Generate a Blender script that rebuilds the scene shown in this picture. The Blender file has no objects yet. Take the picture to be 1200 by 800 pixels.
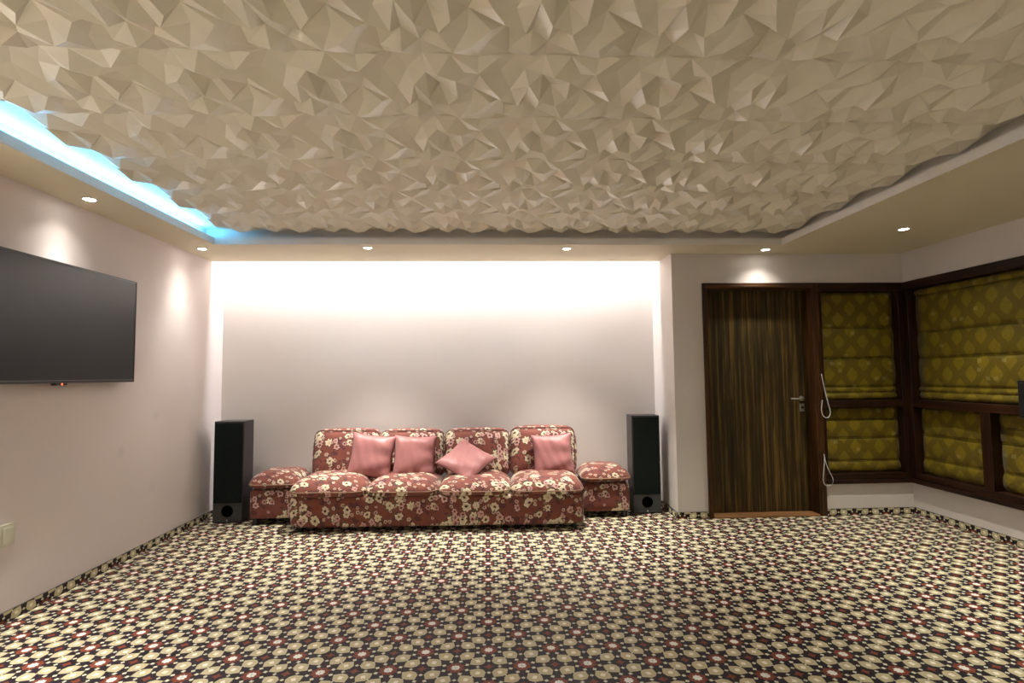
import bpy, math, random
from mathutils import Matrix, Vector, geometry
random.seed(7)
SC = bpy.context.scene
COL = SC.collection

# ------------------------------------------------------------------ camera
cd = bpy.data.cameras.new('camera'); cam = bpy.data.objects.new('camera', cd); COL.objects.link(cam)
cd.sensor_width = 36.0; cd.lens = 36 * 637.434 / 1200; cd.clip_start = .02
rt = Vector((0.998881, -0.046151, -0.010294)); fw = Vector((0.046697, 0.997027, 0.061287)); up = Vector((0.007435, -0.061699, 0.998067))
M4 = Matrix.Identity(4)
for i in range(3):
    M4[i][0] = rt[i]; M4[i][1] = up[i]; M4[i][2] = -fw[i]
M4[2][3] = 1.32
cam.matrix_world = M4
SC.camera = cam

# ------------------------------------------------------------------ world, exposure
w = bpy.data.worlds.new('world'); SC.world = w; w.use_nodes = True
w.node_tree.nodes['Background'].inputs[0].default_value = (.02, .025, .04, 1)
w.node_tree.nodes['Background'].inputs[1].default_value = .2
SC.view_settings.view_transform = 'Standard'; SC.view_settings.look = 'None'
SC.view_settings.gamma = 1; SC.view_settings.use_curve_mapping = False
SC.view_settings.exposure = 1.64

# ------------------------------------------------------------------ room dimensions (metres)
XL, XR = -2.638, 3.957          # side walls
YD, YN, YS = 4.956, 5.562, 5.313  # door wall, niche back wall, far edge of the soffit over the niche
XN = 1.729                      # right side of the niche
ZS = 2.438                      # soffit underside
TL, TR, TY = -2.283, 2.608, 4.619   # tray opening
HL = .0587                      # soffit lip height
ZC = 2.60                       # flat ceiling above the tray
YB = -1.6                       # wall behind the camera
T0 = -.65                       # near edge of the tray

# ------------------------------------------------------------------ lights
def area(name, loc, direction, sx, sy, power, color):
    l = bpy.data.lights.new(name, 'AREA'); l.shape = 'RECTANGLE'; l.size = sx; l.size_y = sy
    l.energy = power; l.color = color
    o = bpy.data.objects.new(name, l); COL.objects.link(o); o.location = loc
    z = -Vector(direction).normalized(); a = Vector((1, 0, 0)) if sx > sy else Vector((0, 1, 0))   # long side along world X or Y
    a = (a - z * a.dot(z)).normalized()
    xa, ya = (a, z.cross(a)) if sx > sy else (a.cross(z), a)
    o.rotation_euler = Matrix((xa, ya, z)).transposed().to_euler()
    return o
# hidden warm white strip in the slot behind the soffit, washing the niche wall
area('niche_strip_light', ((XL + XN) / 2, 5.334, 2.74), (0, .10, -1), XN - XL - .06, .03, 27, (.97, .975, 1))
# blue strip on the left ledge of the tray, shining up at the ceiling edge
lb = area('blue_strip_light', (-2.375, (T0 + TY) / 2 + .03, 2.508), (-.1, 0, 1), .02, TY - T0 - .05, 10.5, (.10, .46, 1.0))
DOWN = [(-2.457, 3.436), (-2.45, 4.76), (-1.026, 4.725), (.718, 4.752), (2.543, 4.781), (3.292, 4.08),
        (-2.457, 2.10), (-2.457, .75), (-2.457, -.6), (3.292, 2.6), (3.292, 1.2), (3.292, -.2), (-1.2, -1.1), (.3, -1.1), (1.9, -1.1)]
SPILL = [10, 11, 4, 4, 10, 5, 5, 5, 5, 5, 5, 5, 6, 6, 6]          # second lamp of each fitting: wide weak spill, or a soft core beam for the three beside the walls
BEAM = [4.6, 4.4, 104, 104, 7.5, 44, 105, 120, 110, 50, 50, 55, 62, 62, 55]   # main beam

# ------------------------------------------------------------------ material helpers
class NT:
    def __init__(s, name):
        s.m = bpy.data.materials.new(name); s.m.use_nodes = True; s.t = s.m.node_tree
        s.b = s.t.nodes['Principled BSDF']
    def n(s, typ, **kw):
        x = s.t.nodes.new(typ)
        for k, v in kw.items():
            if isinstance(k, str) and k.startswith('i_'): x.inputs[k[2:]].default_value = v
            else: setattr(x, k, v)
        return x
    def l(s, a, b): s.t.links.new(a, b)
    def math(s, op, a, b=None, c=None, clamp=False):
        x = s.t.nodes.new('ShaderNodeMath'); x.operation = op; x.use_clamp = clamp
        for i, v in enumerate((a, b, c)):
            if v is None: continue
            if isinstance(v, (int, float)): x.inputs[i].default_value = v
            else: s.l(v, x.inputs[i])
        return x.outputs[0]
    def mix(s, f, a, b):
        x = s.t.nodes.new('ShaderNodeMix'); x.data_type = 'RGBA'
        if isinstance(f, (int, float)): x.inputs[0].default_value = f
        else: s.l(f, x.inputs[0])
        for i, v in ((6, a), (7, b)):
            if isinstance(v, tuple): x.inputs[i].default_value = (*v[:3], 1)
            else: s.l(v, x.inputs[i])
        return x.outputs[2]
    def ramp(s, f, pts):
        x = s.t.nodes.new('ShaderNodeValToRGB'); s.l(f, x.inputs[0])
        e = x.color_ramp.elements
        while len(e) < len(pts): e.new(.5)
        for k, (p, c) in enumerate(pts):
            e[k].position = p; e[k].color = (*c[:3], 1)
        return x.outputs[0]
    def coord(s, kind='Object', scale=(1, 1, 1)):
        c = s.t.nodes.new('ShaderNodeTexCoord'); mp = s.t.nodes.new('ShaderNodeMapping')
        mp.inputs['Scale'].default_value = scale; s.l(c.outputs[kind], mp.inputs[0]); return mp.outputs[0]
    def noise(s, vec, scale, detail=3, rough=.5):
        x = s.t.nodes.new('ShaderNodeTexNoise'); x.inputs['Scale'].default_value = scale
        x.inputs['Detail'].default_value = detail; x.inputs['Roughness'].default_value = rough
        s.l(vec, x.inputs['Vector']); return x.outputs[0]
    def bump(s, h, strength=.2, dist=.01):
        x = s.t.nodes.new('ShaderNodeBump'); x.inputs['Strength'].default_value = strength
        x.inputs['Distance'].default_value = dist; s.l(h, x.inputs['Height']); s.l(x.outputs[0], s.b.inputs['Normal'])
    def base(s, c):
        if isinstance(c, tuple): s.b.inputs['Base Color'].default_value = (*c[:3], 1)
        else: s.l(c, s.b.inputs['Base Color'])
    def set(s, rough=.5, metal=0, spec=.5, sheen=0):
        s.b.inputs['Roughness'].default_value = rough; s.b.inputs['Metallic'].default_value = metal
        s.b.inputs['Specular IOR Level'].default_value = spec; s.b.inputs['Sheen Weight'].default_value = sheen
        return s.m

def plain(name, c, rough=.5, metal=0, spec=.5, var=.06, scale=30):
    s = NT(name); v = s.coord()
    f = s.noise(v, scale)
    s.base(s.mix(f, tuple(x * (1 - var) for x in c), tuple(min(1, x * (1 + var)) for x in c)))
    return s.set(rough, metal, spec)

def paint(name, c, bump=.05, rough=.85, spec=.25):
    s = NT(name); v = s.coord('Object')
    f = s.noise(v, 2.2, 4)
    s.base(s.mix(f, tuple(x * .965 for x in c), tuple(min(1, x * 1.035) for x in c)))
    s.bump(s.noise(v, 90, 2), bump, .002)
    return s.set(rough, 0, spec)

def emit(name, c, st):
    s = NT(name); s.base((0, 0, 0)); s.b.inputs['Emission Color'].default_value = (*c, 1); s.b.inputs['Emission Strength'].default_value = st
    return s.m

WALL = paint('wall_paint', (.64, .585, .55))
def left_wall_paint():
    s = NT('wall_paint_marked'); v = s.coord('Object')
    f = s.noise(v, 2.2, 4)
    c = s.mix(f, (.67, .60, .585), (.72, .645, .63))
    vo = s.n('ShaderNodeTexVoronoi'); vo.inputs['Scale'].default_value = 2.3; s.l(v, vo.inputs['Vector'])
    k = s.math('LESS_THAN', vo.outputs['Distance'], .2)
    k2 = s.math('MULTIPLY', s.math('SUBTRACT', 1, s.math('DIVIDE', vo.outputs['Distance'], .12), clamp=True), .22)
    s.base(s.mix(k2, c, (.36, .34, .36))); s.bump(s.noise(v, 90, 2), .05, .002)
    return s.set(.8, 0, .25)
WALL_L = left_wall_paint()
SOFFIT = paint('soffit_paint', (.70, .635, .49))
LIP = paint('lip_paint', (.72, .68, .62))
PANEL = paint('relief_panel_white', (.74, .70, .59), .01, .30, .6)
def wood(name, dark, mid, light, sc=(26, 26, 1.1), rough=.42, spec=.28):
    s = NT(name); v = s.coord('Object', sc)
    f = s.noise(v, 1.0, 6, .62); g = s.noise(s.coord('Object', (sc[0] * 4, sc[1] * 4, sc[2] * 9)), 1, 3)
    h = s.math('ADD', s.math('MULTIPLY', f, .8), s.math('MULTIPLY', g, .2))
    s.base(s.ramp(h, [(.30, dark), (.5, mid), (.68, light)])); s.bump(h, .15, .002)
    return s.set(rough, 0, spec)
DOORWOOD = wood('door_veneer', (.005, .003, .0015), (.040, .026, .007), (.17, .092, .018), (30, 30, .8), .5, .22)
FRAME_V = wood('brown_frame_wood_upright', (.014, .006, .002), (.046, .018, .005), (.125, .045, .009), (30, 30, 1.6), .38)
FRAME_X = wood('brown_frame_wood_level', (.014, .006, .002), (.046, .018, .005), (.125, .045, .009), (1.6, 30, 30), .38)
FRAME_Y = wood('brown_frame_wood_deep', (.014, .006, .002), (.046, .018, .005), (.125, .045, .009), (30, 1.6, 30), .38)
SILLWOOD = wood('threshold_wood', (.14, .06, .022), (.28, .13, .05), (.36, .19, .08), (2, 30, 30))
BLACK = plain('black_lacquer', (.012, .012, .013), .35)
SPK_SIDE = wood('speaker_black_ash', (.016, .014, .016), (.030, .026, .029), (.045, .040, .045), (40, 40, 3), .35, .5)
SPK_PLATE = plain('speaker_dark_grey', (.045, .045, .047), .55)
DARKHOLE = plain('port_black', (.002, .002, .002), .9, 0, 0)
def grille_mat():
    s = NT('grille_cloth'); v = s.coord('Object')
    s.base(s.mix(s.noise(v, 60, 2), (.004, .007, .006), (.009, .014, .012))); s.bump(s.noise(v, 900, 1), .3, .001)
    return s.set(.9, 0, .2)
GRILLE = grille_mat()
CHROME = plain('satin_chrome', (.55, .53, .48), .28, 1)
WHITE_PLASTIC = plain('cream_plastic', (.58, .57, .46), .45)
CORD = plain('white_cord', (.62, .62, .60), .6)
def screen_mat():
    s = NT('tv_screen_glass'); v = s.coord('Object')
    n = s.noise(v, 9, 5, .7)
    sm = s.math('MULTIPLY', s.math('GREATER_THAN', n, .69), .5)
    s.base(s.mix(sm, (.010, .010, .011), (.004, .004, .004)))
    s.l(s.math('ADD', .30, s.math('MULTIPLY', sm, .4)), s.b.inputs['Roughness'])
    s.b.inputs['Specular IOR Level'].default_value = .36
    return s.m
SCREEN = screen_mat()

def floral():
    s = NT('floral_upholstery')
    co = s.t.nodes.new('ShaderNodeTexCoord'); sp = s.t.nodes.new('ShaderNodeSeparateXYZ'); s.l(co.outputs['Object'], sp.inputs[0])
    u = s.math('ADD', sp.outputs[0], s.math('MULTIPLY', sp.outputs[1], .55)); v = s.math('ADD', sp.outputs[2], sp.outputs[1])
    cb = s.t.nodes.new('ShaderNodeCombineXYZ'); s.l(u, cb.inputs[0]); s.l(v, cb.inputs[1]); vec = cb.outputs[0]
    base = s.mix(s.noise(vec, 7, 3), (.105, .029, .034), (.29, .083, .046))
    dn = s.noise(vec, 26, 3, .6)
    # dark foliage and green leaves
    dark = s.math('GREATER_THAN', s.noise(vec, 15, 3, .6), .57)
    base = s.mix(s.math('MULTIPLY', dark, .75), base, (.075, .028, .036))
    def flowers(scale, keep, rad, petals, cA, cB, under, off):
        nonlocal base
        mp = s.t.nodes.new('ShaderNodeMapping'); mp.inputs['Location'].default_value = (off, off * .7, 0); s.l(vec, mp.inputs[0])
        vo = s.n('ShaderNodeTexVoronoi', voronoi_dimensions='2D'); vo.inputs['Scale'].default_value = scale; vo.inputs['Randomness'].default_value = .85
        s.l(mp.outputs[0], vo.inputs['Vector'])
        sub = s.t.nodes.new('ShaderNodeVectorMath'); sub.operation = 'SUBTRACT'; s.l(mp.outputs[0], sub.inputs[0]); s.l(vo.outputs['Position'], sub.inputs[1])
        q = s.t.nodes.new('ShaderNodeSeparateXYZ'); s.l(sub.outputs[0], q.inputs[0])
        cc = s.t.nodes.new('ShaderNodeSeparateColor'); s.l(vo.outputs['Color'], cc.inputs[0])
        th = s.math('ARCTAN2', q.outputs[1], q.outputs[0])
        pet = s.math('COSINE', s.math('ADD', s.math('MULTIPLY', th, petals), s.math('MULTIPLY', cc.outputs[1], 9)))
        rr = s.math('MULTIPLY', s.math('ADD', 1.0, s.math('MULTIPLY', pet, .12)), s.math('MULTIPLY', s.math('ADD', .70, s.math('MULTIPLY', cc.outputs[2], .45)), rad))
        d = vo.outputs['Distance']
        d = s.math('ADD', d, s.math('MULTIPLY', s.math('SUBTRACT', dn, .5), .55))
        on = s.math('GREATER_THAN', cc.outputs[0], keep)
        leaf = s.math('MULTIPLY', on, s.math('MULTIPLY', s.math('LESS_THAN', d, s.math('MULTIPLY', rr, 1.45)), s.math('GREATER_THAN', s.noise(vec, 42, 1), .52)))
        base = s.mix(s.math('MULTIPLY', leaf, .85), base, under)
        fm = s.math('MULTIPLY', on, s.math('LESS_THAN', d, rr))
        petc = s.mix(s.math('MULTIPLY', s.math('DIVIDE', d, rad), 1.0, clamp=True), cB, cA)
        petc = s.mix(s.math('MULTIPLY', s.math('GREATER_THAN', s.noise(vec, 75, 2), .56), .45), petc, cB)
        petc = s.mix(s.math('LESS_THAN', d, s.math('MULTIPLY', rr, .24)), petc, (.06, .025, .02))
        base = s.mix(fm, base, petc)
    flowers(25, .74, .40, 5, (.62, .50, .38), (.40, .20, .16), (.05, .05, .02), 3.3)
    flowers(11, .56, .40, 7, (.78, .70, .52), (.50, .38, .25), (.085, .095, .035), 0.0)
    flowers(13, .72, .34, 6, (.66, .44, .38), (.36, .13, .12), (.05, .015, .03), 7.9)
    s.base(base); s.bump(s.noise(vec, 500, 1), .15, .001)
    return s.set(.75, 0, .3, .15)
FLORAL = floral()
PIPE_L = plain('pale_piping', (.36, .22, .15), .8, var=.5, scale=60)
PIPE_D = plain('dark_piping', (.10, .035, .03), .8, var=.7, scale=60)
def satin():
    s = NT('pink_satin'); v = s.coord('Object')
    s.base(s.mix(s.noise(v, 6, 4), (.33, .125, .125), (.45, .19, .185)))
    s.bump(s.noise(v, 14, 3, .6), .35, .012)
    return s.set(.45, 0, .35, .12)
SATIN = satin()

def blind_mat(axis):
    s = NT('gold_blind_fabric_' + axis)
    co = s.t.nodes.new('ShaderNodeTexCoord'); sp = s.t.nodes.new('ShaderNodeSeparateXYZ'); s.l(co.outputs['Object'], sp.inputs[0])
    h = sp.outputs[0 if axis == 'x' else 1]; z = sp.outputs[2]
    wv = s.math('MULTIPLY', s.math('SINE', s.math('MULTIPLY', z, 2 * math.pi / .21)), .033)
    def fam(sign):
        a = s.math('ADD', h, wv) if sign > 0 else s.math('SUBTRACT', h, wv)
        a = s.math('ADD', a, 0 if sign > 0 else .115)
        f = s.math('ABSOLUTE', s.math('SUBTRACT', s.math('FRACT', s.math('DIVIDE', a, .23)), .5))
        return s.math('LESS_THAN', f, .165)
    m = s.math('MAXIMUM', fam(1), fam(-1))
    v = s.coord('Object')
    n = s.noise(v, 40, 3)
    base = s.mix(n, (.135, .096, .003), (.215, .153, .006))
    base = s.mix(s.math('MULTIPLY', m, .6), base, (.070, .046, .003))
    # small paler squares scattered at random over the blind
    def cell(c, k): return s.math('FLOOR', s.math('MULTIPLY', c, k)), s.math('FRACT', s.math('MULTIPLY', c, k))
    a, fa = cell(h, 14); b, fb = cell(z, 14)
    cb = s.t.nodes.new('ShaderNodeCombineXYZ'); s.l(a, cb.inputs[0]); s.l(b, cb.inputs[1])
    wn = s.n('ShaderNodeTexWhiteNoise', noise_dimensions='2D'); s.l(cb.outputs[0], wn.inputs[0])
    sq = s.math('MULTIPLY', s.math('GREATER_THAN', wn.outputs[0], .90), s.math('MULTIPLY', s.math('LESS_THAN', s.math('ABSOLUTE', s.math('SUBTRACT', fa, .5)), .27), s.math('LESS_THAN', s.math('ABSOLUTE', s.math('SUBTRACT', fb, .5)), .22)))
    base = s.mix(s.math('MULTIPLY', sq, .16), base, (.62, .55, .25))
    s.base(base); s.bump(s.math('ADD', s.noise(v, 12, 4, .6), s.math('MULTIPLY', n, .2)), .45, .012)
    return s.set(.45, 0, .4, .05)
BLIND_X, BLIND_Y = blind_mat('x'), blind_mat('y')

# cement tile colours
T_DARK = plain('tile_charcoal_plum', (.018, .011, .018), .5, 0, .22, var=.25, scale=25)
T_CREAM = plain('tile_olive_cream', (.54, .475, .295), .5, 0, .22, var=.12, scale=18)
T_INNER = plain('tile_pale_cream', (.86, .80, .68), .5, 0, .22, var=.10)
T_WHITE = plain('tile_white', (.82, .82, .76), .5, 0, .22, var=.06)
T_RED = plain('tile_brick_red', (.21, .050, .026), .5, 0, .22, var=.30, scale=14)
T_DOT = plain('tile_grey_cream', (.66, .65, .50), .5, 0, .22, var=.12)
T_BASE = plain('tile_edge', (.10, .09, .08), .7)
TILE_MATS = [T_DARK, T_CREAM, T_INNER, T_WHITE, T_RED, T_DOT, T_BASE]

# ------------------------------------------------------------------ geometry helpers
class MB:
    def __init__(s): s.v = []; s.f = []; s.mi = []
    def add(s, vs, fs, mi=0):
        k = len(s.v); s.v += [tuple(x) for x in vs]; s.f += [tuple(i + k for i in f) for f in fs]; s.mi += [mi] * len(fs); return s
    def box(s, x0, x1, y0, y1, z0, z1, mi=0):
        x0, x1 = sorted((x0, x1)); y0, y1 = sorted((y0, y1)); z0, z1 = sorted((z0, z1))
        return s.add([(x0, y0, z0), (x1, y0, z0), (x1, y1, z0), (x0, y1, z0), (x0, y0, z1), (x1, y0, z1), (x1, y1, z1), (x0, y1, z1)],
                     [(0, 3, 2, 1), (4, 5, 6, 7), (0, 1, 5, 4), (1, 2, 6, 5), (2, 3, 7, 6), (3, 0, 4, 7)], mi)
    def lathe(s, prof, c, n=24, axis='z', mi=0):
        vs = []; fs = []
        for r, h in prof:
            for k in range(n):
                a = 2 * math.pi * k / n; p, q = r * math.cos(a), r * math.sin(a)
                vs.append({'z': (c[0] + p, c[1] + q, c[2] + h), 'y': (c[0] + p, c[1] + h, c[2] + q), 'x': (c[0] + h, c[1] + p, c[2] + q)}[axis])
        m = len(prof)
        for j in range(m - 1):
            for k in range(n): fs.append((j * n + k, j * n + (k + 1) % n, (j + 1) * n + (k + 1) % n, (j + 1) * n + k))
        fs.append(tuple(range(n - 1, -1, -1))); fs.append(tuple((m - 1) * n + k for k in range(n)))
        return s.add(vs, fs, mi)
    def tube(s, pts, r, n=8, closed=False, mi=0):
        pts = [Vector(p) for p in pts]; N = len(pts); vs = []; fs = []
        prev = None
        for i, p in enumerate(pts):
            a = pts[(i - 1) % N] if (closed or i > 0) else p; b = pts[(i + 1) % N] if (closed or i < N - 1) else p
            t = (b - a).normalized()
            if prev is None:
                prev = t.orthogonal().normalized()
            nrm = (prev - t * prev.dot(t)); nrm = nrm.normalized() if nrm.length > 1e-6 else t.orthogonal().normalized()
            prev = nrm; bi = t.cross(nrm)
            for k in range(n):
                an = 2 * math.pi * k / n; vs.append(p + nrm * (r * math.cos(an)) + bi * (r * math.sin(an)))
        for i in range(N if closed else N - 1):
            j = (i + 1) % N
            for k in range(n): fs.append((i * n + k, i * n + (k + 1) % n, j * n + (k + 1) % n, j * n + k))
        return s.add(vs, fs, mi)
    def mesh(s, name, mats, smooth=False, bevel=None):
        me = bpy.data.meshes.new(name); me.from_pydata(s.v, [], s.f)
        for m in (mats if isinstance(mats, (list, tuple)) else [mats]): me.materials.append(m)
        for p, k in zip(me.polygons, s.mi): p.material_index = k
        if smooth:
            for p in me.polygons: p.use_smooth = True
        me.update(); return me
    def obj(s, name, mats, parent=None, smooth=False, bevel=None, loc=None):
        o = bpy.data.objects.new(name, s.mesh(name, mats, smooth)); COL.objects.link(o)
        if parent: o.parent = parent
        if loc: o.location = loc
        if smooth == 'auto':
            pass
        if bevel:
            b = o.modifiers.new('bevel', 'BEVEL'); b.width = bevel; b.segments = 3; b.limit_method = 'ANGLE'
        return o

def tag(o, label=None, cat=None, group=None, kind=None):
    for k, v in (('label', label), ('category', cat), ('group', group), ('kind', kind)):
        if v: o[k] = v
    return o
def thing(name, label, cat, loc=(0, 0, 0), rz=0, group=None):
    o = bpy.data.objects.new(name, None); COL.objects.link(o); o.location = loc; o.rotation_euler = (0, 0, rz); o.empty_display_size = .1
    return tag(o, label, cat, group)
def struct(name, mb, mats, parent=None, **kw):
    o = mb.obj(name, mats, parent, **kw)
    if not parent: o['kind'] = 'structure'
    return o
def link_copy(o, parent, loc=None):
    c = o.copy(); COL.objects.link(c); c.parent = parent
    if loc is not None: c.location = loc
    return c

# ------------------------------------------------------------------ cement tile pattern (unit cell centred on a flower)
S = .30139; FX, FY = -.0008, 2.7082
SHAPES = []      # (layer, material, centre, polygon) polygons star-shaped about the centre
def reg(c, n, r, r2, rot, layer, m):
    P = []
    for k in range(n * (2 if r2 else 1)):
        a = rot + 2 * math.pi * k / (n * (2 if r2 else 1)); q = r if (not r2 or k % 2 == 0) else r2
        P.append((c[0] + q * math.cos(a), c[1] + q * math.sin(a)))
    SHAPES.append((layer, m, c, P))
for fx, fy in ((0, 0), (.5, .5), (-.5, .5), (.5, -.5), (-.5, -.5)):
    reg((fx, fy), 8, .150, .118, math.pi / 8, 1, 4)
    reg((fx, fy), 8, .076, .056, 0, 2, 3)
    for k in range(8):
        a = math.radians(22.7) + k * math.pi / 4
        a = k // 2 * math.pi / 2 + (math.radians(22.7) if k % 2 == 0 else math.radians(67.3))
        c = (fx + .187 * math.cos(a), fy + .187 * math.sin(a)); reg(c, 4, .037, None, a, 1, 5)
for sx, sy in ((.5, 0), (-.5, 0), (0, .5), (0, -.5)):
    reg((sx, sy), 4, .078, .042, 0, 1, 4)
    for k in range(4):
        a = k * math.pi / 2; reg((sx + .165 * math.cos(a), sy + .165 * math.sin(a)), 4, .034, None, a, 1, 5)
    for qx in (1, -1):
        for qy in (1, -1):
            P = [(.046, .155), (.085, .080), (.155, .046), (.284, .074), (.270, .208), (.208, .270), (.074, .284)]
            c = (sx + qx * .165, sy + qy * .165)
            SHAPES.append((1, 1, c, [(sx + qx * a, sy + qy * b) for a, b in P]))
            SHAPES.append((2, 2, c, [(c[0] + qx * a, c[1] + qy * b) for a, b in ((.042, .030), (-.018, .046), (-.044, -.022), (.018, -.046))]))
for sx in (1, -1):
    for sy in (1, -1):
        d = (-sx * .7071, sy * .7071); nn = (.7071 * sx, .7071 * sy); c = (sx * .25, sy * .25)
        SHAPES.append((1, 5, c, [(c[0] + d[0] * .05, c[1] + d[1] * .05), (c[0] + nn[0] * .014, c[1] + nn[1] * .014), (c[0] - d[0] * .05, c[1] - d[1] * .05), (c[0] - nn[0] * .014, c[1] - nn[1] * .014)]))
def clip(poly, x0, x1, y0, y1):
    for ax, lim, sg in ((0, x0, 1), (0, x1, -1), (1, y0, 1), (1, y1, -1)):
        out = []
        for i in range(len(poly)):
            a, b = poly[i - 1], poly[i]; da, db = sg * (a[ax] - lim), sg * (b[ax] - lim)
            if (da >= 0) != (db >= 0):
                t = da / (da - db); out.append((a[0] + t * (b[0] - a[0]), a[1] + t * (b[1] - a[1])))
            if db >= 0: out.append(b)
        poly = out
        if len(poly) < 3: return []
    return poly
def tile_mb(x0, x1, y0, y1, th=.008, g=.0006, mb=None, org=(0, 0)):
    """tile covering x0..x1,y0..y1 in metres relative to the flower centre; top at z=0"""
    mb = mb or MB(); ox, oy = org
    a0, a1, b0, b1 = x0 + g, x1 - g, y0 + g, y1 - g
    mb.add([(a0 + ox, b0 + oy, -th), (a1 + ox, b0 + oy, -th), (a1 + ox, b1 + oy, -th), (a0 + ox, b1 + oy, -th), (a0 + ox, b0 + oy, 0), (a1 + ox, b0 + oy, 0), (a1 + ox, b1 + oy, 0), (a0 + ox, b1 + oy, 0)],
           [(0, 1, 5, 4), (1, 2, 6, 5), (2, 3, 7, 6), (3, 0, 4, 7)], 6)
    mb.add([(a0 + ox, b0 + oy, 0), (a1 + ox, b0 + oy, 0), (a1 + ox, b1 + oy, 0), (a0 + ox, b1 + oy, 0)], [(0, 1, 2, 3)], 0)
    for layer, m, c, P in SHAPES:
        for i in range(len(P)):
            tri = [(c[0] * S, c[1] * S), (P[i - 1][0] * S, P[i - 1][1] * S), (P[i][0] * S, P[i][1] * S)]
            q = clip(tri, a0, a1, b0, b1)
            if q:
                ar = sum(q[k - 1][0] * q[k][1] - q[k][0] * q[k - 1][1] for k in range(len(q)))
                if abs(ar) < 1e-9: continue
                if ar < 0: q = q[::-1]
                mb.add([(x + ox, y + oy, .0002 * layer) for x, y in q], [tuple(range(len(q)))], m)
    return mb

floor = struct('floor', MB().box(XL - .1, XR + .1, YB - .1, YN + .1, -.06, -.009), T_BASE)
full = None
i0 = math.floor((XL - FX) / S - .5) + 1; i1 = math.ceil((XR - FX) / S + .5)
field = MB()
for j in range(-15, 11):
    for i in range(i0 - 1, i1 + 1):
        cx, cy = FX + i * S, FY + j * S
        ymax = YN if cx + S / 2 <= XN + S else YD
        x0, x1 = max(-S / 2, XL - cx), min(S / 2, XR - cx)
        y0, y1 = max(-S / 2, YB - cy), S / 2
        if x1 - x0 < .004: continue
        pieces = []
        # region right of niche ends at the door wall, niche region at YN
        for (ra, rb, rY) in ((XL, XN, YN), (XN, XR, YD - .0)):
            px0, px1 = max(x0, ra - cx), min(x1, rb - cx); py1 = min(y1, rY - cy)
            if px1 - px0 > .004 and py1 - y0 > .004: pieces.append((px0, px1, y0, py1))
        if len(pieces) == 2 and abs(pieces[0][3] - pieces[1][3]) < 1e-6: pieces = [(x0, x1, y0, pieces[0][3])]
        for (a, b, c, d) in pieces:
            whole = b - a > S - 1e-4 and d - c > S - 1e-4
            if cy + d < 2.15:
                tile_mb(a, b, c, d, mb=field, org=(cx, cy)); continue
            if whole:
                if full is None: full = tile_mb(-S / 2, S / 2, -S / 2, S / 2).mesh('tile', TILE_MATS)
                o = bpy.data.objects.new('tile', full); COL.objects.link(o)
            else:
                o = tile_mb(a, b, c, d).obj('tile', TILE_MATS)
            o.parent = floor; o.location = (cx, cy, 0)
fo = field.obj('tile_field', TILE_MATS, floor); fo['kind'] = 'stuff'

# ------------------------------------------------------------------ walls
ZT = 2.85
struct('wall_left', MB().box(XL - .12, XL, YB, YN, -.01, ZT), WALL_L)
struct('wall_back', MB().box(XL - .12, XN, YN, YN + .12, -.01, ZT), WALL)
o = MB(); o.box(XN, 2.011, YD, YN + .12, -.01, ZT)          # pillar between niche and door
o.box(2.011, XR, YD, YD + .14, 2.155, ZT)                    # header over door and window
o.box(3.112, XR, YD, YD + .14, -.01, .290)                   # under the window
struct('wall_door', o, WALL)
o = MB(); o.box(XR, XR + .14, YB, YD + .14, 2.155, ZT); o.box(XR, XR + .14, YB, YD + .14, -.01, .290); o.box(XR, XR + .14, YB, .9, .290, 2.155)
struct('wall_right', o, WALL)
struct('wall_behind', MB().box(XL - .12, XR + .14, YB - .12, YB, -.01, ZT), WALL)

# ------------------------------------------------------------------ ceiling: flat slab, soffits, lips, relief panels
ceil = struct('ceiling', MB().box(XL - .12, XR + .14, YB - .12, YN + .12, ZT - .08, ZT), LIP)
R_ = .12   # cove recess depth
sf = MB()
zt = ZS + HL
e = .0008
for nm, b in (('left', (XL + e, TL, YB + e, YS)), ('right', (TR, XR - e, YB + e, YD - e)), ('far', (TL, TR, TY, YD - e)), ('near', (TL, TR, YB + e, T0))):
    MB().box(b[0], b[1], b[2], b[3], ZS, zt).obj('soffit', SOFFIT, ceil)
MB().box(TL, XN - e, YD - e, YS, ZS, zt).obj('soffit', SOFFIT, ceil)
g = .004
for b in ((TL, TL + g, T0 + g, TY - g), (TR - g, TR, T0 + g, TY - g)): MB().box(*b, ZS, zt).obj('cove_lip', LIP, ceil)
for b in ((TL, TR, TY - g, TY), (TL, TR, T0, T0 + g)): MB().box(*b, ZS, zt).obj('cove_lip', LIP, ceil)
# cove back walls and flat board above
for b in ((XL + e, TL - R_, YB + e, TY + R_ - e), (TR + R_ * .9, XR - e, YB + e, TY + R_ - e)): MB().box(*b, zt, ZT - .09).obj('cove_wall', LIP, ceil)
MB().box(XL + e, TR + R_ * .9, TY + R_, YS, zt, ZT - .09).obj('cove_wall', LIP, ceil)
MB().box(TR + R_ * .9, XR - e, TY + R_, YD - e, zt, ZT - .09).obj('cove_wall', LIP, ceil)
MB().box(TL - R_, TR + R_ * .9, YB + e, T0 - .06, zt, ZT - .09).obj('cove_wall', LIP, ceil)
MB().box(TL - R_, TR + R_ * .9, T0 - .06, TY + R_, ZC, ZT - .09).obj('cove_board', LIP, ceil)

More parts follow.
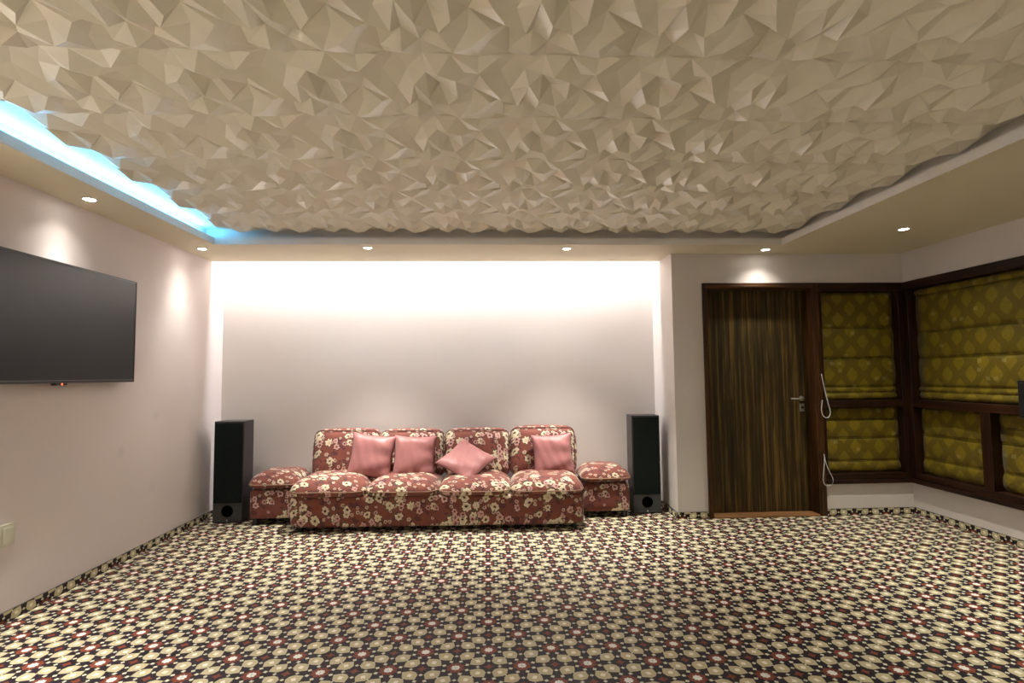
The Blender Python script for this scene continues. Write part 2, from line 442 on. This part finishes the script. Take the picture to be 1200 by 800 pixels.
# one relief panel, 0.49 x 0.52 m: irregular pyramids; heights in mm of drop
PV = [('N', .39, .48, 4), ('B', .57, .37, 30), ('C', .66, .52, 32), ('D', .69, .65, 0), ('E', .73, .40, 20), ('F', .81, .62, 30), ('G', .87, .70, 2),
      ('H', .89, .29, 30), ('J', .094, .68, 0), ('K', .10, .41, 4), ('M', .162, .63, 28), ('MM', .38, .62, 18), ('Om', .255, .84, 32),
      ('Cu', .525, .81, 14), ('R', .846, .18, 6), ('P', .10, .17, 28), ('Q', .249, .27, 24), ('W', .33, .21, 12), ('X', .70, .82, 20), ('Y', .45, .14, 26), ('Z', .64, .17, 10),
      ('d', 0, 0, 2), ('e', .22, 0, 6), ('f', .45, 0, 0), ('g', .63, 0, 10), ('h', .77, 0, 0), ('i', 1, 0, 2),
      ('dd', 0, 1, 2), ('ee', .22, 1, 0), ('ff', .45, 1, 10), ('gg', .70, 1, 0), ('hh', .92, 1, 8), ('ii', 1, 1, 2),
      ('a', 0, .20, 14), ('a2', 0, .52, 32), ('a3', 0, .82, 6), ('b', 1, .20, 14), ('b2', 1, .52, 32), ('b3', 1, .82, 6)]
PE = ['N-B', 'B-E', 'E-F', 'F-G', 'C-D', 'N-C', 'N-D', 'M-MM', 'J-M', 'J-Om', 'Om-ee', 'M-N', 'K-a2', 'N-Q', 'Y-B', 'D-gg', 'H-b2', 'G-b2', 'H-G', 'D-G']
PWX = .482; PX0 = 2.65 - 10 * PWX
rp = random.Random(12)
for _ in range(400):
    u, v = rp.uniform(.05, .95), rp.uniform(.12, .88)
    if all(math.hypot(u - a, v - b) > .132 for _n, a, b, _h in PV):
        near = min(PV, key=lambda q: math.hypot(u - q[1], v - q[2]))
        PV.append(('r%d' % len(PV), u, v, rp.uniform(20, 32) if near[3] < 15 else rp.uniform(0, 8)))
print('panel points', len(PV))
def panel_mesh(mirror):
    ix = {n: k for k, (n, *_) in enumerate(PV)}
    pts = [Vector((u, v)) for _, u, v, _ in PV]
    ed = [tuple(ix[q] for q in x.split('-')) for x in PE]
    vs, es, fs, ov, oe, of = geometry.delaunay_2d_cdt(pts, ed, [], 0, 1e-6)
    V = []
    for k, p in enumerate(vs):
        h = PV[ov[k][0]][3] / 1000 if ov[k] else .010
        V.append((((1 - p.x) if mirror else p.x) * PWX, p.y * .52, -.010 - h * 1.8))
    m = MB(); F = []
    for f in fs:
        a, b, c = [V[i] for i in f]
        nz = (b[0] - a[0]) * (c[1] - a[1]) - (b[1] - a[1]) * (c[0] - a[0])
        F.append(tuple(f) if nz < 0 else tuple(reversed(f)))
    m.add(V, F)
    # skirt up to the board
    n0 = len(V)
    edges = {}
    for f in F:
        for i in range(3):
            k = (f[i], f[(i + 1) % 3]); edges[k] = 1
    for (a, b) in list(edges):
        if (b, a) not in edges:
            m.add([V[a], V[b], (V[b][0], V[b][1], 0), (V[a][0], V[a][1], 0)], [(0, 3, 2, 1)])
    return m.mesh('ceiling_panel', PANEL)
pm = [panel_mesh(False), panel_mesh(True)]
for j in range(10):
    for i in range(10):
        o = bpy.data.objects.new('ceiling_panel', pm[1 if i >= 7 else 0]); COL.objects.link(o); o.parent = ceil
        o.location = (PX0 + PWX * i, 4.67 - .52 * (j + 1), ZC - .001)

# LED strips (the bodies of the strip lights)
tag(MB().box(-2.392, -2.380, T0, TY, zt + .0005, zt + .006).obj('led_strip', emit('blue_led', (.1, .5, 1), 6)), 'glowing blue strip light along the left edge of the ceiling recess', 'light strip')
tag(MB().box(XL + .02, XN - .02, YS - .001 + .002, YS + .012, 2.50, 2.512).obj('led_strip', emit('white_led', (1, .95, .9), 5)), 'white strip light hidden in the slot above the niche wall', 'light strip')

# ------------------------------------------------------------------ skirting of cut tiles
def baseboard(name, p0, p1, h=.0597, th=.011, phase=0):
    """runs from p0 to p1; the room lies on the left-hand side of that direction"""
    p0, p1 = Vector((*p0, 0)), Vector((*p1, 0)); d = (p1 - p0); L = d.length; d.normalize(); nrm = Vector((-d.y, d.x, 0))
    root = MB().box(0, L, 0, th - .004, 0, h).obj(name, T_BASE)
    root['kind'] = 'structure'
    mat = Matrix(((d.x, nrm.x, 0, p0.x), (d.y, nrm.y, 0, p0.y), (0, 0, 1, 0), (0, 0, 0, 1))); root.matrix_world = mat
    # strip of the pattern between v=.066 and v=.264 of a cell shifted to a star row
    v0 = (-.5 + .165) * S - h * .67; v1 = v0 + h * 1.34
    x = 0; k = 0; shared = None
    while x < L - .003:
        ph = (phase if k == 0 else 0)
        a0 = -S / 2 + ph; a1 = min(S / 2, a0 + (L - x)); wdt = a1 - a0
        whole = wdt > S - 1e-4
        if whole and shared: me = shared
        else:
            t = tile_mb(a0, a1, v0, v1, th=.004, g=.0005)
            # local: x along run, tile y -> z, top normal -> +y
            t.v = [(px - a0, th + pz, (py - v0) / 1.34) for px, py, pz in t.v]
            t.f = [tuple(reversed(f)) for f in t.f]
            me = t.mesh('tile', TILE_MATS)
            if whole: shared = me
        o = bpy.data.objects.new('tile', me); COL.objects.link(o); o.parent = root; o.location = (x, 0, 0)
        x += wdt; k += 1
baseboard('baseboard_left', (XL, YN - .012), (XL, YB + .01))
baseboard('baseboard_back', (XN - .012, YN), (XL + .012, YN))
baseboard('baseboard_niche', (XN, YD - .011), (XN, YN - .012))
bpy.data.objects['baseboard_niche'].matrix_world = bpy.data.objects['baseboard_niche'].matrix_world
baseboard('baseboard_pillar', (2.008, YD), (XN - .011, YD), phase=.055)
baseboard('baseboard_door_side', (XR - .012, YD), (3.118, YD), phase=.03)
baseboard('baseboard_right', (XR, YB + .01), (XR, YD - .001), phase=.1)

# ------------------------------------------------------------------ door
door = MB().box(2.052, 3.040, 5.062, 5.102, .022, 2.105).obj('door_1', DOORWOOD); door['kind'] = 'structure'
fr = MB()
def fr_part(b, m, nm='door_frame'): return MB().box(*b).obj(nm, m, door, bevel=.004)
fr_part((2.011, 2.052, 4.930, 5.110, 0, 2.155), FRAME_V)
fr_part((3.040, 3.112, 4.930, 5.110, 0, 2.155), FRAME_V)
fr_part((2.052, 3.040, 4.930, 5.110, 2.100, 2.155), FRAME_X)
fr_part((2.028, 3.060, 4.922, 4.934, 2.112, 2.128), FRAME_X, 'moulding')
fr_part((2.022, 2.032, 4.922, 4.934, .0, 2.112), FRAME_V, 'moulding')
fr_part((3.055, 3.068, 4.922, 4.934, .0, 2.112), FRAME_V, 'moulding')
MB().box(2.053, 3.039, 4.925, 5.062, .0005, .018).obj('threshold', SILLWOOD, door, bevel=.003)
h = MB(); h.lathe([(.024, 0), (.024, -.008), (.020, -.011)], (2.985, 5.062, 1.068), 24, 'y')
hd = h.obj('handle', CHROME, door, smooth=False)
MB().tube([(2.985, 5.052, 1.068), (2.985, 5.022, 1.068), (2.975, 5.012, 1.068), (2.955, 5.010, 1.068), (2.90, 5.010, 1.068), (2.855, 5.012, 1.068)], .009, 10).obj('lever', CHROME, hd, smooth=True)
k = MB(); k.box(2.963, 3.007, 5.054, 5.062, .945, 1.02); kp = k.obj('lock_plate', CHROME, door, bevel=.004)
MB().lathe([(.012, 0), (.012, -.006)], (2.985, 5.054, .985), 16, 'y').obj('key_cylinder', BLACK, kp)

# ------------------------------------------------------------------ windows with frames
GLASS = NT('night_glass'); GLASS.base((.02, .025, .02)); GLASS.b.inputs['Transmission Weight'].default_value = .8; GLASS = GLASS.set(.05)
w1 = MB().box(3.20, 3.90, 5.078, 5.084, .36, 2.09).obj('window_1', GLASS); w1['kind'] = 'structure'
yf = 4.930
DK = ((.005, .002, .001), (.018, .006, .0025), (.045, .015, .005))
WF_V = wood('dark_window_wood_upright', *DK, (30, 30, 1.6), .4); WF_X = wood('dark_window_wood_level', *DK, (1.6, 30, 30), .4); WF_Y = wood('dark_window_wood_deep', *DK, (30, 1.6, 30), .4)
def rail(b, m, parent, nm='window_frame', bv=.004): return MB().box(*b).obj(nm, m, parent, bevel=bv)
rail((3.112, XR - .001, yf, 5.09, 2.078, 2.155), WF_X, w1)
rail((3.112, 3.880, yf, 5.09, .985, 1.052), WF_X, w1)
rail((3.112, 3.880, yf, 5.09, .330, .378), WF_X, w1)
rail((3.112, 3.905, yf - .018, 5.09, .290, .328), WF_X, w1, 'window_sill')
rail((3.112, 3.146, yf + .012, 5.09, .378, 2.078), WF_V, w1, 'window_jamb')
rail((3.880, XR - .0315, yf, 5.09, .330, 2.078), WF_V, w1, 'window_jamb')
w2 = MB().box(4.078, 4.084, .95, 4.85, .36, 2.09).obj('window_2', GLASS); w2['kind'] = 'structure'
xf = XR - .030
rail((xf, 4.09, .9, 4.956, 2.078, 2.155), WF_Y, w2)
rail((xf, 4.09, .9, 4.875, .985, 1.052), WF_Y, w2)
rail((xf, 4.09, .9, 4.875, .330, .378), WF_Y, w2)
rail((xf - .02, 4.09, .9, 4.955, .290, .328), WF_Y, w2, 'window_sill')
rail((xf, 4.09, 4.875, 4.955, .330, 2.078), WF_V, w2, 'window_jamb')
rail((xf, 4.09, 4.105, 4.195, .378, .985), WF_V, w2, 'mullion')
rail((xf, 4.09, 2.90, 2.98, .378, 2.078), WF_V, w2, 'mullion')
rail((xf, 4.09, .9, .98, .378, 2.078), WF_V, w2, 'window_jamb')

# ------------------------------------------------------------------ roman blinds
def fold_mb(a0, a1, z0, z1, depth, axis, sag, seed):
    rnd = random.Random(seed); nx, nz = 18, 8; vs = []; fs = []
    ph = rnd.random() * 6
    for j in range(nz + 1):
        t = j / nz; z = z1 + (z0 - z1) * t
        for i in range(nx + 1):
            s_ = i / nx; a = a0 + (a1 - a0) * s_
            d = sag * math.sin(math.pi * t) ** .7 + .004 * math.sin(9 * s_ + ph) * math.sin(math.pi * t) + .0025 * math.sin(31 * s_ + ph * 2) * t
            zz = z - .004 * math.sin(math.pi * s_) * t + .002 * math.sin(17 * s_ + ph) * t
            vs.append((a, depth - d, zz) if axis == 'x' else (depth - d, a, zz))
    for j in range(nz):
        for i in range(nx):
            q = (j * (nx + 1) + i, j * (nx + 1) + i + 1, (j + 1) * (nx + 1) + i + 1, (j + 1) * (nx + 1) + i)
            fs.append(q if axis == 'y' else q[::-1])
    return MB().add(vs, fs)
def blind(label, a0, a1, zs, depth, axis, mat):
    loc = ((a0 + a1) / 2, depth, zs[0]) if axis == 'x' else (depth, (a0 + a1) / 2, zs[0])
    t = thing('roman_blind', label, 'blind', loc, 0, 'gold roman blinds')
    hw = (a1 - a0) / 2
    for k in range(len(zs) - 1):
        last = k == len(zs) - 2
        o = fold_mb(-hw, hw, zs[k + 1] - zs[0], zs[k] - zs[0], 0, axis, .014 if not last else .020, hash((round(a0 * 100), k)) % 1000)
        ob = o.obj('fold', mat, t, smooth=True)
        so = ob.modifiers.new('solid', 'SOLIDIFY'); so.thickness = .003
        if not last:
            zz = zs[k + 1] - zs[0] + .002
            (MB().box(-hw, hw, -.007, .003, zz - .004, zz + .001) if axis == 'x' else MB().box(-.007, .003, -hw, hw, zz - .004, zz + .001)).obj('batten', mat, t)
    return t
U = [2.075, 1.735, 1.447, 1.172, 1.120, 1.058]; Lw = [.982, .877, .697, .482, .384]
blind('upper gold patterned roman blind in the narrow window beside the door', 3.149, 3.877, U, 5.015, 'x', BLIND_X)
blind('lower gold roman blind in the narrow window beside the door', 3.149, 3.877, Lw, 5.015, 'x', BLIND_X)
UR = [2.075, 2.02, 1.675, 1.440, 1.172, 1.125, 1.058]
blind('large upper gold roman blind with ogee pattern on the right wall', 2.985, 4.872, UR, 4.015, 'y', BLIND_Y)
blind('lower gold roman blind left of the mullion on the right wall', 4.198, 4.872, [.982, .733, .515, .384], 4.015, 'y', BLIND_Y)
blind('lower gold roman blind right of the mullion, cut by the right frame edge', 2.985, 4.102, [.982, .87, .750, .52, .384], 4.015, 'y', BLIND_Y)

def cord(label, pts):
    P = [Vector(p) for p in pts]; out = []
    n = len(P)
    for i in range(n - 1):   # catmull-rom
        p0, p1, p2, p3 = P[max(i - 1, 0)], P[i], P[i + 1], P[min(i + 2, n - 1)]
        for k in range(6):
            t = k / 6
            out.append(.5 * ((2 * p1) + (p2 - p0) * t + (2 * p0 - 5 * p1 + 4 * p2 - p3) * t * t + (3 * p1 - p0 - 3 * p2 + p3) * t ** 3))
    out.append(P[-1])
    tag(MB().tube(out, .0036, 8).obj('blind_cord', CORD, smooth=True), label, 'cord', 'white blind cords')
yc = 4.915
cord('white looped cord hanging beside the upper blind by the door', [(3.102, yc + .005, 1.30), (3.112, yc, 1.22), (3.128, yc, 1.13), (3.150, yc, 1.03), (3.166, yc, .96), (3.160, yc, .915), (3.132, yc, .895), (3.098, yc, .915), (3.084, yc, .965), (3.090, yc, 1.02), (3.096, yc, 1.06)])
cord('white looped cord hanging beside the lower blind by the door', [(3.092, yc + .005, .565), (3.100, yc, .50), (3.122, yc, .43), (3.152, yc, .37), (3.164, yc, .325), (3.150, yc, .288), (3.118, yc, .276), (3.084, yc, .290), (3.072, yc, .335), (3.080, yc, .41), (3.090, yc, .50), (3.091, yc, .56)])

# ------------------------------------------------------------------ wall box at the right frame edge
t = thing('wall_box', 'black box over the middle window rail at the right frame edge', 'box', (XR, 3.71, .968))
MB().box(-.085, -.031, -.17, .105, 0, .275).obj('housing', BLACK, t, bevel=.006)
MB().box(-.089, -.084, -.15, .085, .02, .255).obj('cover', BLACK, t, bevel=.003)

# ------------------------------------------------------------------ downlights
HOUSING = plain('white_fitting', (.75, .73, .68), .4); LENS = emit('downlight_glow', (1, .95, .85), 14)
DL = ['round downlight in the left soffit above the television', 'round downlight in the left soffit nearest the far corner',
      'round downlight in the far soffit above the left end of the sofa', 'round downlight in the far soffit above the right end of the sofa',
      'round downlight in the far soffit in front of the door', 'round downlight in the wide right soffit near the corner windows']
BACK = ['round downlight in the left soffit, first one nearer than the television', 'round downlight in the left soffit level with the camera', 'round downlight in the left soffit nearest the wall behind the camera', 'round downlight in the wide right soffit, first nearer than the corner windows', 'round downlight in the wide right soffit level with the camera', 'round downlight in the wide right soffit nearest the wall behind the camera', 'left one of three round downlights in the soffit behind the camera', 'middle one of three round downlights in the soffit behind the camera', 'right one of three round downlights in the soffit behind the camera']
for k, (x, y) in enumerate(DOWN):
    t = thing('downlight', DL[k] if k < 6 else BACK[k - 6], 'ceiling light', (x, y, ZS), 0, 'recessed downlights' if k < 6 else 'recessed downlights out of view')
    MB().lathe([(.030, -.0005), (.046, -.0005), (.046, -.004), (.038, -.007), (.031, -.004)], (0, 0, 0), 28).obj('trim_ring', HOUSING, t)
    MB().lathe([(.030, -.003), (.030, -.006)], (0, 0, 0), 24).obj('lens', LENS, t)
    for nm, en, ang, bl in (('spill_lamp', SPILL[k], 74 if k in (0, 1, 4) else 126, 1.0 if k in (0, 1, 4) else .5), ('beam_lamp', BEAM[k], 116 if k in (0, 1, 4) else 75 if k < 4 else 92, 1.0)):
        l = bpy.data.lights.new(nm, 'SPOT'); l.energy = en; l.spot_size = math.radians(ang); l.spot_blend = bl; l.shadow_soft_size = .022
        l.color = (.96, 1, .93) if nm == 'spill_lamp' else ((1, .955, .86) if x < 2.6 else (1, .94, .80))
        o = bpy.data.objects.new(nm, l); COL.objects.link(o); o.parent = t; o.location = (0, 0, -.012)

# ------------------------------------------------------------------ television
t = thing('television', 'large black flat television mounted on the left wall', 'television', (XL, 3.4065, 1.2975))
W2, H2 = .6475, .728; W2 = .6718
MB().box(.045, .078, -W2, W2, 0, H2).obj('casing', BLACK, t, bevel=.004)
MB().box(.0782, .0800, -W2 + .011, W2 - .011, .017, H2 - .011).obj('screen', SCREEN, t)
bz = MB(); bz.box(.076, .0825, -W2, W2, H2 - .010, H2); bz.box(.076, .0825, -W2, W2, 0, .016); bz.box(.076, .0825, -W2, -W2 + .010, .016, H2 - .010); bz.box(.076, .0825, W2 - .010, W2, .016, H2 - .010)
bz.obj('bezel', plain('tv_bezel', (.022, .020, .020), .3), t, bevel=.0012)
MB().box(.076, .084, -W2, W2, .0155, .0185).obj('trim_line', plain('tv_grey_line', (.16, .16, .165), .3), t)
rc = MB().box(.05, .082, -.045, .045, -.012, .0).obj('receiver', BLACK, t, bevel=.003)
MB().lathe([(.004, 0), (.004, .002)], (.0825, .0, -.005), 12, 'x').obj('standby_light', emit('red_led', (1, .05, .02), 4), rc)
MB().box(.001, .045, -.22, .22, .17, .56).obj('mount', BLACK, t)

# ------------------------------------------------------------------ socket plate
t = thing('switch_plate', 'cream socket plate low on the left wall at the frame edge', 'socket', (XL, 3.212, .412))
MB().box(.0005, .010, -.24, 0, 0, .122).obj('plate', WHITE_PLASTIC, t, bevel=.003)
MB().box(.010, .013, -.075, -.018, .02, .102).obj('rocker', WHITE_PLASTIC, t, bevel=.002)
MB().box(.010, .013, -.15, -.09, .02, .102).obj('rocker', WHITE_PLASTIC, t, bevel=.002)

# ------------------------------------------------------------------ floor speakers
def speaker(label, x, y, rz):
    t = thing('floor_speaker', label, 'loudspeaker', (x, y, 0), rz, 'tall black floor speakers')
    hw, dp, ht = .133, .215, .920
    MB().box(-hw, hw, 0, dp, .004, ht).obj('cabinet', SPK_SIDE, t, bevel=.004)
    MB().box(-hw + .010, hw - .010, -.016, -.0005, .182, ht - .014).obj('grille', GRILLE, t, bevel=.005)
    lp = MB().box(-hw + .004, hw - .004, -.006, -.0005, .010, .180).obj('lower_panel', SPK_PLATE, t, bevel=.002)
    m = MB(); pr = []
    m.lathe([(.034, -.0065), (.052, -.0065), (.050, -.012), (.046, -.013), (.038, -.010)], (0, 0, .108), 32, 'y')
    m.obj('port_ring', DARKHOLE, lp, smooth=False)
    MB().lathe([(.046, -.0075), (.046, -.0085)], (0, 0, .108), 28, 'y').obj('port_opening', DARKHOLE, lp)
    e_ = MB(); e_.box(-.0035, .0035, -.009, -.0065, .018, .034); e_.box(-.006, .006, -.009, -.0065, .030, .033); e_.obj('badge', plain('badge_silver', (.6, .6, .6), .3, 1), lp)
    for sx in (-1, 1):
        for yy in (.02, dp - .02): MB().lathe([(.012, 0), (.012, .004)], (sx * (hw - .02), yy, 0), 12).obj('foot', BLACK, t)
    for s_ in (.55, .72): pass
    return t
speaker('black floor speaker standing left of the sofa by the left wall', -2.369, 5.155, 0)
speaker('black floor speaker standing right of the sofa by the niche side', 1.508, 5.165, -.03)

# ------------------------------------------------------------------ upholstery shapes
def rrect(w, d, r, n=10):
    """rounded rectangle outline centred at the origin"""
    pts = []
    for cx, cy, a0 in ((w / 2 - r, d / 2 - r, 0), (-w / 2 + r, d / 2 - r, 90), (-w / 2 + r, -d / 2 + r, 180), (w / 2 - r, -d / 2 + r, 270)):
        for k in range(n + 1):
            a = math.radians(a0 + 90 * k / n); pts.append((cx + r * math.cos(a), cy + r * math.sin(a)))
    # extra points on the straight runs so the surface can bulge
    out = []
    for i in range(len(pts)):
        a, b = pts[i], pts[(i + 1) % len(pts)]; out.append(a)
        L = math.dist(a, b); m = int(L / .03)
        for k in range(1, m): out.append((a[0] + (b[0] - a[0]) * k / m, a[1] + (b[1] - a[1]) * k / m))
    return out
def rings(levels, outline, wob=0, seed=0):
    """levels: (scale_x, scale_y, z); closes both ends at the centre"""
    n = len(outline); vs = []; fs = []; rnd = random.Random(seed); ph = [rnd.random() * 6 for _ in range(3)]
    for j, (sx, sy, z) in enumerate(levels):
        for k, (x, y) in enumerate(outline):
            a = math.atan2(y, x)
            dz = wob * math.sin(5 * a + ph[0]) * (sx) + wob * .6 * math.sin(11 * a + ph[1]) * sx
            vs.append((x * sx, y * sy, z + dz))
    m = len(levels)
    for j in range(m - 1):
        for k in range(n): fs.append((j * n + k, j * n + (k + 1) % n, (j + 1) * n + (k + 1) % n, (j + 1) * n + k))
    vs.append((0, 0, levels[0][2])); vs.append((0, 0, levels[-1][2])); c0, c1 = m * n, m * n + 1
    for k in range(n):
        fs.append((c0, (k + 1) % n, k)); fs.append((c1, (m - 1) * n + k, (m - 1) * n + (k + 1) % n))
    return vs, fs
def cushion(w, d, z0, zs, z1, cx, cy, r=.09, seed=0, under=.93):
    """loose cushion: gusset below, seam flange at zs, domed top"""
    lv = [(under - .06, under - .06, z0), (under, under, z0 + .006), (.985, .985, (z0 + zs) / 2), (.992, .992, zs - .007), (1, 1, zs)]
    for k in range(1, 13):
        s_ = math.cos(math.pi / 2 * k / 13); s2 = s_
        lv.append((.30 + .70 * s2 if k < 12 else .15, .25 + .75 * s2 if k < 12 else .15, zs + (z1 - zs) * (1 - (s2 if s2 > 0 else 0) ** 2.6) ** .62))
    vs, fs = rings(lv, rrect(w, d, r), .0025, seed)
    return MB().add([(x + cx, y + cy, z) for x, y, z in vs], fs)
def soft_box(w, d, h, r, cx, cy, z0, bulge=.01, n=None):
    """upholstered block: rounded on every edge"""
    nx, ny, nz = 16, 8, 8
    vs = []; fs = []; idx = {}
    def vert(i, j, k):
        key = (i, j, k)
        if key in idx: return idx[key]
        x, y, z = (2 * i / nx - 1), (2 * j / ny - 1), (2 * k / nz - 1)
        def sp(t): return math.copysign(abs(t) ** .8, t) if t else 0
        p = Vector((sp(x) * w / 2, sp(y) * d / 2, sp(z) * h / 2)); q = Vector((max(-w / 2 + r, min(w / 2 - r, p.x)), max(-d / 2 + r, min(d / 2 - r, p.y)), max(-h / 2 + r, min(h / 2 - r, p.z))))
        v = p - q
        if v.length > 1e-9: p = q + v.normalized() * r
        f = lambda a, b: (1 - a * a) * (1 - b * b)
        if abs(y) == 1: p.y += math.copysign(bulge * f(x, z), y)
        if abs(z) == 1: p.z += math.copysign(bulge * f(x, y), z)
        if abs(x) == 1: p.x += math.copysign(bulge * f(y, z), x)
        vs.append((p.x + cx, p.y + cy, p.z + z0 + h / 2)); idx[key] = len(vs) - 1; return idx[key]
    for i in range(nx):
        for j in range(ny):
            fs.append((vert(i, j, 0), vert(i, j + 1, 0), vert(i + 1, j + 1, 0), vert(i + 1, j, 0))); fs.append((vert(i, j, nz), vert(i + 1, j, nz), vert(i + 1, j + 1, nz), vert(i, j + 1, nz)))
    for i in range(nx):
        for k in range(nz):
            fs.append((vert(i, 0, k), vert(i + 1, 0, k), vert(i + 1, 0, k + 1), vert(i, 0, k + 1))); fs.append((vert(i, ny, k), vert(i, ny, k + 1), vert(i + 1, ny, k + 1), vert(i + 1, ny, k)))
    for j in range(ny):
        for k in range(nz):
            fs.append((vert(0, j, k), vert(0, j, k + 1), vert(0, j + 1, k + 1), vert(0, j + 1, k))); fs.append((vert(nx, j, k), vert(nx, j + 1, k), vert(nx, j + 1, k + 1), vert(nx, j, k + 1)))
    return MB().add(vs, fs)
def subsurf(o, lv=1):
    s_ = o.modifiers.new('sub', 'SUBSURF'); s_.levels = lv; s_.render_levels = lv; return o
def pipe_ring(w, d, r, cx, cy, z, rad, mat, parent):
    return MB().tube([(x + cx, y + cy, z) for x, y in rrect(w, d, r)], rad, 6, True).obj('piping', mat, parent, smooth=True)

# ------------------------------------------------------------------ sofa (origin: floor point at the middle of its front)
sofa = thing('sofa', 'long four seat sofa in red floral fabric against the niche wall', 'sofa', (-.435, 4.735, 0), -.030)
SW = 2.53
subsurf(soft_box(SW, .64, .285, .035, 0, .335, .028, .006).obj('base', FLORAL, sofa, smooth=True))
for sx in (-1, 1):
    for yy in (.07, .60): MB().lathe([(.024, 0), (.024, .03)], (sx * (SW / 2 - .09), yy, 0), 16).obj('foot', BLACK, sofa)
sx0 = -SW / 2; wd = [.655, .620, .625, .630]; xs = []
x = sx0
for k, wk in enumerate(wd):
    xs.append(x + wk / 2); x += wk
top = [.452, .440, .436, .440]
for k in range(4):
    wk = wd[k] + .004
    c = cushion(wk, .60, .300, .345 - .004 * k, top[k] + .008, xs[k], .262, .13, k + 3, .95)
    so = c.obj('seat_cushion', FLORAL, sofa, smooth=True)
    pipe_ring(wk, .60, .13, xs[k], .262, .345 - .004 * k, .0042, PIPE_L, so)
bh = [.805, .795, .795, .812]
bx = [-.945, -.314, .318, .952]
bx = [-.915, -.298, .322, .948]; bw = [.625, .615, .622, .622]
for k in range(4):
    hgt = bh[k] - .36
    o = soft_box(bw[k], .17, hgt, .062, 0, 0, 0, .022).obj('backrest', FLORAL, sofa, smooth=True); subsurf(o)
    o.location = (bx[k], .545, .365); o.rotation_euler = (math.radians(-9), 0, math.radians(0))
    # piping round the front face
    ring = [(px, -.072 - .010 * (1 - (2 * px / bw[k]) ** 2) * 0, pz + hgt / 2) for px, pz in rrect(bw[k] - .016, hgt - .016, .058)]
    MB().tube(ring, .0040, 6, True).obj('piping', PIPE_D, o, smooth=True)

# ------------------------------------------------------------------ side blocks
def side_block(label, x, y, w_, rz, seed):
    t = thing('side_block', label, 'ottoman', (x, y, 0), rz, 'floral side blocks of the sofa')
    subsurf(soft_box(w_, .46, .265, .03, 0, .235, .050, .006).obj('base', FLORAL, t, smooth=True))
    c = cushion(w_ + .03, .49, .322, .360, .462, 0, .228, .085, seed, .90).obj('top_cushion', FLORAL, t, smooth=True)
    pipe_ring(w_ + .03, .49, .085, 0, .228, .360, .005, PIPE_L, c)
    for sx in (-1, 1):
        for yy in (.05, .41): MB().lathe([(.026, 0), (.028, .03), (.022, .052)], (sx * (w_ / 2 - .05), yy, 0), 16).obj('foot', BLACK, t)
side_block('floral cushioned block at the left end of the sofa beside the speaker', -1.930, 5.045, .420, 0, 41)
side_block('floral cushioned block at the right end of the sofa beside the speaker', 1.103, 5.045, .430, 0, 57)

# ------------------------------------------------------------------ pink pillows
def pillow_mesh(seed, size=.40, thick=.13):
    n = 28; vs = []; fs = []; rnd = random.Random(seed); ph = [rnd.random() * 6 for _ in range(4)]
    def P(u, v, sgn):
        x = u * size / 2 * (1 - .10 * (1 - v * v)); z = v * size / 2 * (1 - .10 * (1 - u * u))
        e = max(0, (1 - u ** 4) * (1 - v ** 4)) ** .55
        y = sgn * thick / 2 * e
        crease = .006 * math.sin(7 * u * v + ph[0] + 4 * v) * e + .005 * math.sin(14 * (u + .4 * v) + ph[1]) * e * (1 - e * .4)
        return (x, y + crease * (1 if sgn < 0 else 0), z)
    for sgn in (-1, 1):
        k0 = len(vs)
        for j in range(n + 1):
            for i in range(n + 1):
                u = math.sin(math.pi / 2 * (2 * i / n - 1)); v = math.sin(math.pi / 2 * (2 * j / n - 1))
                vs.append(P(u, v, sgn))
        for j in range(n):
            for i in range(n):
                q = (k0 + j * (n + 1) + i, k0 + j * (n + 1) + i + 1, k0 + (j + 1) * (n + 1) + i + 1, k0 + (j + 1) * (n + 1) + i)
                fs.append(q if sgn < 0 else q[::-1])
    edge = []
    for s0 in range(4):
        for i in range(n):
            tt = math.sin(math.pi / 2 * (2 * i / n - 1))
            u, v = [(tt, -1), (1, tt), (-tt, 1), (-1, -tt)][s0]; p = P(u, v, 0); edge.append((p[0], p[1] + .004, p[2]))
    return MB().add(vs, fs), MB().tube(edge, .0055, 6, True)
def pillow(label, loc, lean, roll, seed, size=.40, yaw=0, thick=.13):
    t = thing('throw_pillow', label, 'pillow', loc, 0, 'pink pillows on the sofa')
    t.rotation_mode = 'XYZ'
    t.matrix_world = Matrix.Translation(loc) @ Matrix.Rotation(yaw, 4, 'Z') @ Matrix.Rotation(lean, 4, 'X') @ Matrix.Rotation(roll, 4, 'Y')
    a, b = pillow_mesh(seed, size, thick)
    a.obj('cover', SATIN, t, smooth=True); b.obj('piping', PIPE_D, t, smooth=True)
R = math.radians
pillow('square pink satin pillow at the left, tilted, corner overlapping its neighbour', (-1.058, 5.085, .592), R(-14), R(7), 1, .405)
pillow('square pink satin pillow upright, second from the left', (-.669, 5.10, .580), R(-15), R(3), 2, .390, R(6))
pillow('pink satin pillow slumped on its corner like a diamond', (-.195, 5.03, .548), R(-52), R(41), 3, .395, R(4), .12)
pillow('square pink satin pillow at the right end against the last backrest', (.608, 5.10, .577), R(-14), R(-3), 4, .385)
